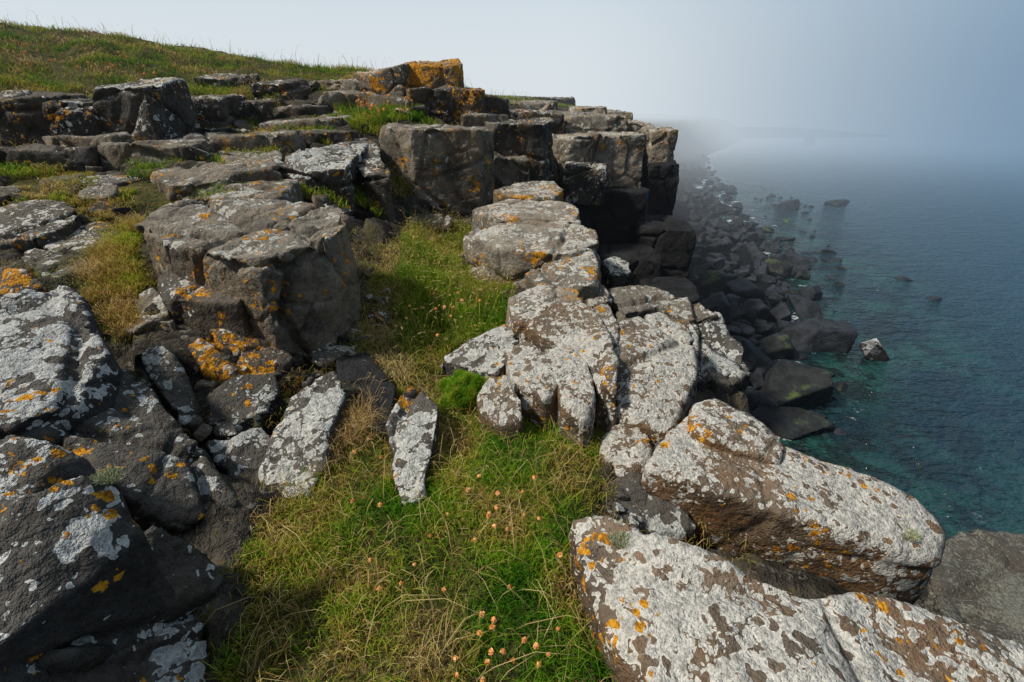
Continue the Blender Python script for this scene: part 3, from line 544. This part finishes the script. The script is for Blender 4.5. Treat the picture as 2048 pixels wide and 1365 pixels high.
def sample(poly,N,bias=None):
    xs=[p[0] for p in poly]; ys=[p[1] for p in poly]; ox=[];oy=[];c=0
    for _ in range(60):
        if c>=N: break
        x=rng.uniform(min(xs),max(xs),N*2); y=rng.uniform(min(ys),max(ys),N*2)
        k=inpoly(x+(fbm(x*6,y*6)-.47)*.25,y+(fbm(x*6+9,y*6)-.47)*.25,poly)
        if bias is not None: k&=rng.random(N*2)<bias(x,y)
        ox.append(x[k]);oy.append(y[k]);c+=k.sum()
    return np.concatenate(ox)[:N],np.concatenate(oy)[:N]
def blades(x,y,h,w,lean,dry,zoff=-.01,zz=None):
    N=len(x); z=(height(x,y) if zz is None else zz)+zoff; az=rng.uniform(0,6.283,N); la=rng.uniform(0,6.283,N)
    L=h*lean*rng.uniform(.3,1.4,N); dx,dy=np.cos(la)*L,np.sin(la)*L; wx,wy=np.cos(az)*w*.5,np.sin(az)*w*.5
    B=np.stack([x,y,z],-1); V=np.empty((N,7,3)); up=np.stack([dx*0,dx*0,h],-1); D=np.stack([dx,dy,dx*0],-1); Wv=np.stack([wx,wy,wx*0],-1)
    droop=np.clip(1-.35*lean,.2,1)
    V[:,0]=B-Wv;V[:,1]=B+Wv; m1=B+up*.5+D*.22; V[:,2]=m1-Wv*.85;V[:,3]=m1+Wv*.85; m2=B+up*.82+D*.58; V[:,4]=m2-Wv*.55;V[:,5]=m2+Wv*.55; V[:,6]=B+up*droop+D
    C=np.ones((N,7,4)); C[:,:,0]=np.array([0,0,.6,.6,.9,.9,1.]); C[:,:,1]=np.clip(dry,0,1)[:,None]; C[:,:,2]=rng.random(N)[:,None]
    return V,C
def seedheads(x,y,h,w,dry):
    V,C=blades(x,y,h,w,.45,dry); N=len(x); V2=V.copy(); tip=V[:,6]; m2=(V[:,4]+V[:,5])/2; d=tip-m2
    az=rng.uniform(0,6.283,N); Wv=np.stack([np.cos(az)*w*.9,np.sin(az)*w*.9,az*0],-1); s=m2+d*.2; e=tip+d*.35
    V2[:,0]=s-Wv*.2;V2[:,1]=s+Wv*.2;V2[:,2]=s+(e-s)*.35-Wv;V2[:,3]=s+(e-s)*.35+Wv;V2[:,4]=s+(e-s)*.7-Wv*.8;V2[:,5]=s+(e-s)*.7+Wv*.8;V2[:,6]=e
    C2=C.copy(); C2[:,:,0]=1; C2[:,:,1]=.95
    return np.concatenate([V,V2]),np.concatenate([C,C2])
def grass_obj(name,parts,label,cat='grass'):
    V=np.concatenate([p[0] for p in parts]); C=np.concatenate([p[1] for p in parts]); N=len(V)
    me=bpy.data.meshes.new(name); me.vertices.add(N*7); me.vertices.foreach_set('co',V.astype(np.float32).ravel())
    off=(np.arange(N)*7)[:,None]; idx=(off+np.array([[0,1,3,2,2,3,5,4,4,5,6]])).astype(np.int32)
    me.loops.add(N*11); me.loops.foreach_set('vertex_index',idx.ravel()); st=(np.arange(N)*11)[:,None]+np.array([[0,4,8]]); me.polygons.add(N*3); me.polygons.foreach_set('loop_start',st.ravel().astype(np.int32))
    me.update(calc_edges=True); a=me.attributes.new('gc','FLOAT_COLOR','POINT'); a.data.foreach_set('color',C.astype(np.float32).ravel()); me.materials.append(M['grass'])
    o=bpy.data.objects.new(name,me); COL.objects.link(o); tag(o,label,cat,kind='stuff'); return o
def dryf(x,y,base,amp=1.2,r=.25): return base+(fbm(x*1.9,y*1.9)-.47)*amp*1.9+rng.normal(0,r*.6,len(x))
def dry2(x,y,base): return base+(fbm(x*3.6+4,y*3.6)-.47)*2.0+rng.normal(0,.17,len(x))+.34*inpoly(x,y,brown)
near=[]
x,y=sample(path,80000,lambda x,y:np.where(y<2.4,1.,.25)*np.where(fbm(x*4+7,y*4)>.41,1,.2)*np.where(inpoly(x,y,brown),.5,1)); t=fbm(x*3.3+5,y*3.3)
near.append(blades(x,y,rng.uniform(.012,.05,len(x))*(.3+t*1.6),rng.uniform(.0015,.0035,len(x))*(1+y*.25),.9,dry2(x,y,.42)))
x,y=sample(path,13000,lambda x,y:np.where(fbm(x*4+2,y*4)>.47,1,.25)); near.append(blades(x,y,rng.uniform(.05,.12,len(x)),rng.uniform(.0015,.003,len(x))*(1+y*.2),1.2,dry2(x,y,.58)))
x,y=sample(path,1600); near.append(blades(x,y,rng.uniform(.05,.15,len(x)),.0034+0*x,2.1,.97+rng.normal(0,.03,len(x))))
crv=[(-3.2,.8),(-.45,.8),(-.5,2),(-1,4.5),(-3,4.8),(-4,3)]
x,y=sample(crv,14000,lambda x,y:(fbm(x*3,y*3)>.44)*1.); near.append(blades(x,y,rng.uniform(.02,.08,len(x)),rng.uniform(.002,.004,len(x)),1.0,dryf(x,y,.72,.5)))
crr=[(.35,1.1),(1.6,1.6),(1.3,3.5),(.3,4.5),(.2,2.5)]
x,y=sample(crr,8000,lambda x,y:(fbm(x*3,y*3)>.44)*1.); near.append(blades(x,y,rng.uniform(.02,.08,len(x)),rng.uniform(.002,.004,len(x)),1.0,dryf(x,y,.72,.5)))
c=ground_at(700,870); N=1500; x=c.x+rng.normal(0,.07,N); y=c.y+rng.normal(0,.12,N); near.append(blades(x,y,rng.uniform(.06,.17,N),.003+0*x,1.0,.93+rng.normal(0,.07,N)))
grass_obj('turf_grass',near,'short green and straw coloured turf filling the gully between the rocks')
x,y=sample(lush,26000); L=[blades(x,y,rng.uniform(.05,.16,len(x))*(.4+1.0*vn(x*3,y*3)),rng.uniform(.003,.006,len(x)),.65,dryf(x,y,.34,.5))]
x,y=sample(lush,1900,lambda x,y:np.where(y>3.6,1,.45)); L.append(seedheads(x,y,rng.uniform(.14,.32,len(x)),rng.uniform(.003,.004,len(x)),.70+rng.normal(0,.1,len(x))))
grass_obj('tall_grass',L,'taller bright green grass with yellow stalks at the upper end of the gully')
x,y=sample(gully,6000,lambda x,y:(fbm(x*3,y*3)>.40)*1.); L=[blades(x,y,rng.uniform(.04,.15,len(x)),rng.uniform(.002,.005,len(x)),.9,.80+(fbm(x*4,y*4)-.47)*1.+rng.normal(0,.1,len(x)))]
grass_obj('dry_grass',L,'brown dry grass in the narrow gully at the left')
x,y=sample(terr,9000,lambda x,y:(fbm(x*2,y*2)>.50)*1.); L=[blades(x,y,rng.uniform(.02,.07,len(x)),rng.uniform(.004,.008,len(x)),.8,dryf(x,y,.68,.5))]
x,y=sample(strip,2500); L.append(blades(x,y,rng.uniform(.04,.12,len(x)),.008+0*x,.8,dryf(x,y,.6,.6)))
tl=[(-9,4.2),(-1.6,4.2),(-1.2,8.6),(-5,9.2),(-9,8)]
x,y=sample(tl,26000,lambda x,y:(fbm(x*2.2,y*2.2)>.52)*1.); L.append(blades(x,y,rng.uniform(.04,.13,len(x)),.007+0*x,.9,dryf(x,y,.58,.6),zoff=.03))
grass_obj('terrace_grass',L,'patchy yellow green grass on the flat terrace at the left')
x,y=sample(hill,90000,lambda x,y:np.where(y<14,1,.4)*np.where(fbm(x*1.4,y*1.4)>.40,1,.15)); L=[blades(x,y,rng.uniform(.03,.15,len(x))*(.4+1.2*fbm(x*2,y*2)),rng.uniform(.008,.014,len(x)),.8,dryf(x,y,.62,1.1))]
x,y=sample(hill,1100,lambda x,y:(y>9)*1.); L.append(seedheads(x,y,rng.uniform(.2,.5,len(x)),.008+0*x,.8+rng.normal(0,.1,len(x))))
x,y=sample(farrim,5000); L.append(blades(x,y,rng.uniform(.08,.2,len(x)),.02+0*x,.8,dryf(x,y,.45,.6)))
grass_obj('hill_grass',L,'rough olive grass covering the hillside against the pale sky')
x,y=sample(crown,4500); L=[blades(x,y,rng.uniform(.06,.18,len(x)),.007+0*x,.7,dryf(x,y,.5,.5),zoff=.03)]
grass_obj('ledge_grass',L,'green tufts of grass on the ledge left of the tall central block')
# plant cushion
p=PZ(925,765,.10); gz=h1(p.x,p.y); N=11000; th=rng.uniform(0,6.283,N); ph=np.sqrt(rng.random(N)); lump=1+.22*np.sin(3*th+1)+.12*np.sin(5*th); rx=.15*ph*np.cos(th)*lump; ry=.15*ph*np.sin(th)*lump; zz=gz+.01+.11*np.sqrt(1-ph**2*.98)*(1+.8*(vn(rx*26+9,ry*26)-.5))
V,C=blades(p.x+rx,p.y+ry,rng.uniform(.015,.04,N),rng.uniform(.002,.0035,N),.8,.34+(vn(rx*40+3,ry*40)-.5)*.5+rng.normal(0,.09,N),0,zz)
C[:,:,0]=.35+.65*C[:,:,0]
o=grass_obj('plant_cushion',[(V,C)],'round bright green plant cushion nestled between the pale rocks','plant'); del o['kind']
bm=bmesh.new(); bmesh.ops.create_icosphere(bm,subdivisions=4,radius=1)
for v in bm.verts: v.co=Vector((v.co.x*.13+p.x,v.co.y*.13+p.y,v.co.z*.085+gz))
me=bpy.data.meshes.new('mound'); bm.to_mesh(me); bm.free()
mm,g=newmat('mound'); bs=g.n('ShaderNodeBsdfPrincipled'); bs.inputs['Base Color'].default_value=(.02,.045,.007,1); bs.inputs['Roughness'].default_value=.9; haze_output(g,bs.outputs[0]); me.materials.append(mm)
d=bpy.data.objects.new('mound',me); COL.objects.link(d); d.parent=o
# ================================================================== pale lichen tufts (small)
mt,g=newmat('lichen_tuft'); bs=g.n('ShaderNodeBsdfDiffuse'); bs.inputs[0].default_value=(.36,.38,.24,1); haze_output(g,bs.outputs[0])
for i,(px,py,z,lab) in enumerate([(215,950,.67,'on the nearest boulder at the bottom left'),(1240,1078,.16,'at the upper left of the bottom right slab'),(1820,1068,-.08,'near the seaward end of the pillow rock'),(1845,1238,.06,'on the right part of the bottom right slab')]):
    p=PZ(px,py,z-.02); bm=bmesh.new()
    for k in range(420):
        a=random.uniform(0,6.28); r=random.random()**.5*.04; b=Vector((r*math.cos(a),r*math.sin(a)*.7,-.012)); d=Vector((math.cos(a)*.9*r/.04+random.gauss(0,.5),math.sin(a)*.9*r/.04+random.gauss(0,.5),1)).normalized()*random.uniform(.01,.026)
        s=Vector((random.gauss(0,1),random.gauss(0,1),0)).normalized()*.0012
        v=[bm.verts.new(b-s),bm.verts.new(b+s),bm.verts.new(b+d*.6+s),bm.verts.new(b+d+Vector((random.gauss(0,.004),random.gauss(0,.004),0))),bm.verts.new(b+d*.6-s)]
        bm.faces.new(v)
    me=bpy.data.meshes.new('lichen_tuft'); bm.to_mesh(me); bm.free(); me.materials.append(mt)
    o=bpy.data.objects.new('lichen_tuft',me); COL.objects.link(o); o.location=p; tag(o,'pale green shrubby lichen tuft '+lab,'lichen','pale green lichen tufts')
# ================================================================== FLOWERS
mh,g=newmat('dry_flower'); P=g.n('ShaderNodeNewGeometry').outputs['Position']; c=g.mix(g.step(g.noise(P,60,2),.35,.65),(.66,.27,.05),(1.0,.62,.28)); bs=g.n('ShaderNodeBsdfDiffuse'); g.set(bs.inputs[0],c); haze_output(g,bs.outputs[0])
ms,g=newmat('flower_stem'); bs=g.n('ShaderNodeBsdfDiffuse'); bs.inputs[0].default_value=(.40,.34,.12,1); haze_output(g,bs.outputs[0])
def head_mesh(sd):
    rr=random.Random(sd); bm=bmesh.new()
    bmesh.ops.create_icosphere(bm,subdivisions=2,radius=.0072)
    for k in range(70):
        d=Vector((rr.gauss(0,1),rr.gauss(0,1),rr.gauss(.35,.8))).normalized(); u=d.orthogonal().normalized(); u=(u+d.cross(u)*rr.uniform(-2,2)).normalized(); w=.0022; L=rr.uniform(.0085,.012)
        b=d*.005; v=[bm.verts.new(b-u*w*.5),bm.verts.new(b+u*w*.5),bm.verts.new(d*L*.85+u*w),bm.verts.new(d*L),bm.verts.new(d*L*.85-u*w)]; bm.faces.new(v)
    me=bpy.data.meshes.new('flower_head'); bm.to_mesh(me); bm.free(); me.materials.append(mh); return me
heads=[head_mesh(i*3.3) for i in range(4)]
def stem_mesh():
    bm=bmesh.new(); rings=[]
    for k in range(5):
        t=k/4; rings.append([bm.verts.new((.0012*math.cos(a)+.012*t*t,.0012*math.sin(a),t)) for a in (0,2.09,4.19)])
    for k in range(4):
        for j in range(3): bm.faces.new((rings[k][j],rings[k][(j+1)%3],rings[k+1][(j+1)%3],rings[k+1][j]))
    me=bpy.data.meshes.new('stem'); bm.to_mesh(me); bm.free(); me.materials.append(ms); return me
stem=stem_mesh()
def flower(p,hh,sc,label,group):
    hh*=random.uniform(.8,1.4)
    e=bpy.data.objects.new('thrift_flower',None); COL.objects.link(e); e.location=p; e.rotation_euler=(random.uniform(-.35,.35),random.uniform(-.35,.35),random.uniform(0,6.28)); tag(e,label,'flower',group)
    s=bpy.data.objects.new('stem',stem); COL.objects.link(s); s.parent=e; s.scale=(1*sc,1*sc,hh)
    f=bpy.data.objects.new('flower_head',random.choice(heads)); COL.objects.link(f); f.parent=e; f.location=(.012*sc,0,hh); f.scale=(sc*random.uniform(.65,1.05),)*3; f.rotation_euler=(random.uniform(-.5,.5),random.uniform(-.5,.5),random.uniform(0,6))
for q in [(957,1280),(1010,1292),(985,1310),(1040,1255),(1070,1310),(1090,1300),(908,1308),(962,1325),(988,1230),(1145,1345),(930,1340),(1035,1290),(952,1345),(1075,1275),(1000,1250),(970,1200),(1120,1270)]:
    flower(ground_at(q[0],q[1]+40),.065,1.05,'dry orange thrift head in the nearest cluster at the bottom of the turf','thrift heads nearest the bottom edge')
for q in [(1000,990),(985,1020),(970,1040),(1010,1050),(945,940),(1035,985),(1070,955),(905,1012),(1000,1020),(978,1030),(1030,1170),(1115,1110),(1060,1010),(930,960),(990,1045),(1085,1040),(950,1075)]:
    flower(ground_at(q[0],q[1]+38),.07,1.1,'dry orange thrift head in the cluster on the middle turf below the finger rocks','thrift heads on the middle turf')
for q in [(745,1110),(720,905),(770,1005),(800,1160),(760,1185),(850,1130),(880,1175),(745,870),(775,900),(715,990),(860,1060)]:
    flower(ground_at(q[0],q[1]+30),.055,1.05,'scattered pinkish thrift head on the left side of the turf','thrift heads on the left side of the turf')
for q in [(840,640),(860,615),(893,617),(910,600),(935,605),(945,650),(915,660),(890,680),(820,655),(1010,655),(870,590),(880,640),(905,630),(960,620)]:
    flower(ground_at(q[0],q[1]+40),.2,1.5,'pale dry thrift head standing in the taller green grass','thrift heads in the taller grass')
for i in range(30):
    q=ground_at(random.uniform(705,835),random.uniform(232,262)); flower(q,random.uniform(.22,.34),2.8,'thrift head in the clump on the ledge left of the tall central block','thrift heads on the ledge')
for i in range(22):
    q=PY(random.uniform(20,290),110,9.0); x_,y_=q.x,q.y+random.uniform(-.2,.9); flower(Vector((x_,y_,h1(x_,y_))),random.uniform(.15,.24),2.8,'tiny yellow thrift head on the grassy hillside at the top left','thrift heads on the hillside')
# ================================================================== WORLD + SUN
EL=math.radians(48); AZ=Vector((-.95,-.18,0)).normalized(); sp=Vector((AZ.x*math.cos(EL),AZ.y*math.cos(EL),math.sin(EL)))
w=bpy.data.worlds.new('World'); SC.world=w; w.use_nodes=True; g=G(w.node_tree)
sky=g.n('ShaderNodeTexSky',sky_type='NISHITA'); sky.sun_disc=False; sky.sun_elevation=EL; sky.sun_rotation=math.atan2(sp.x,sp.y)%(2*math.pi)
b1=g.n('ShaderNodeBackground'); g.set(b1.inputs[0],sky.outputs[0]); b1.inputs[1].default_value=.08
tc=g.n('ShaderNodeTexCoord').outputs['Generated']; dv=g.v('NORMALIZE',tc); fc,sx=fogcolor(g,dv)
up=g.step(sx.outputs[2],.04,.34); fc=g.mix(g.m('MULTIPLY',up,.4),fc,(.46,.64,.82)); up2=g.step(sx.outputs[2],.4,.9); fc=g.mix(g.m('MULTIPLY',up2,.6),fc,(.24,.27,.30))
back=g.m('SUBTRACT',1,g.step(sx.outputs[1],-.4,.15)); fc=g.mix(g.m('MULTIPLY',back,.65),fc,(.13,.14,.16))
b2=g.n('ShaderNodeBackground'); g.set(b2.inputs[0],fc); b2.inputs[1].default_value=1.0
mx=g.n('ShaderNodeMixShader'); g.set(mx.inputs[0],g.m('SUBTRACT',1,g.m('MULTIPLY',g.step(sx.outputs[2],.05,.5),.3))); g.set(mx.inputs[1],b1.outputs[0]); g.set(mx.inputs[2],b2.outputs[0]); out=g.n('ShaderNodeOutputWorld'); g.set(out.inputs[0],mx.outputs[0])
ld=bpy.data.lights.new('sun','SUN'); ld.energy=3.9; ld.angle=math.radians(6); ld.color=(1,.93,.82); lo=bpy.data.objects.new('sun',ld); COL.objects.link(lo); lo.rotation_euler=(-sp).to_track_quat('-Z','Y').to_euler()
SC.view_settings.view_transform='Standard'; SC.view_settings.look='None'; SC.view_settings.exposure=0
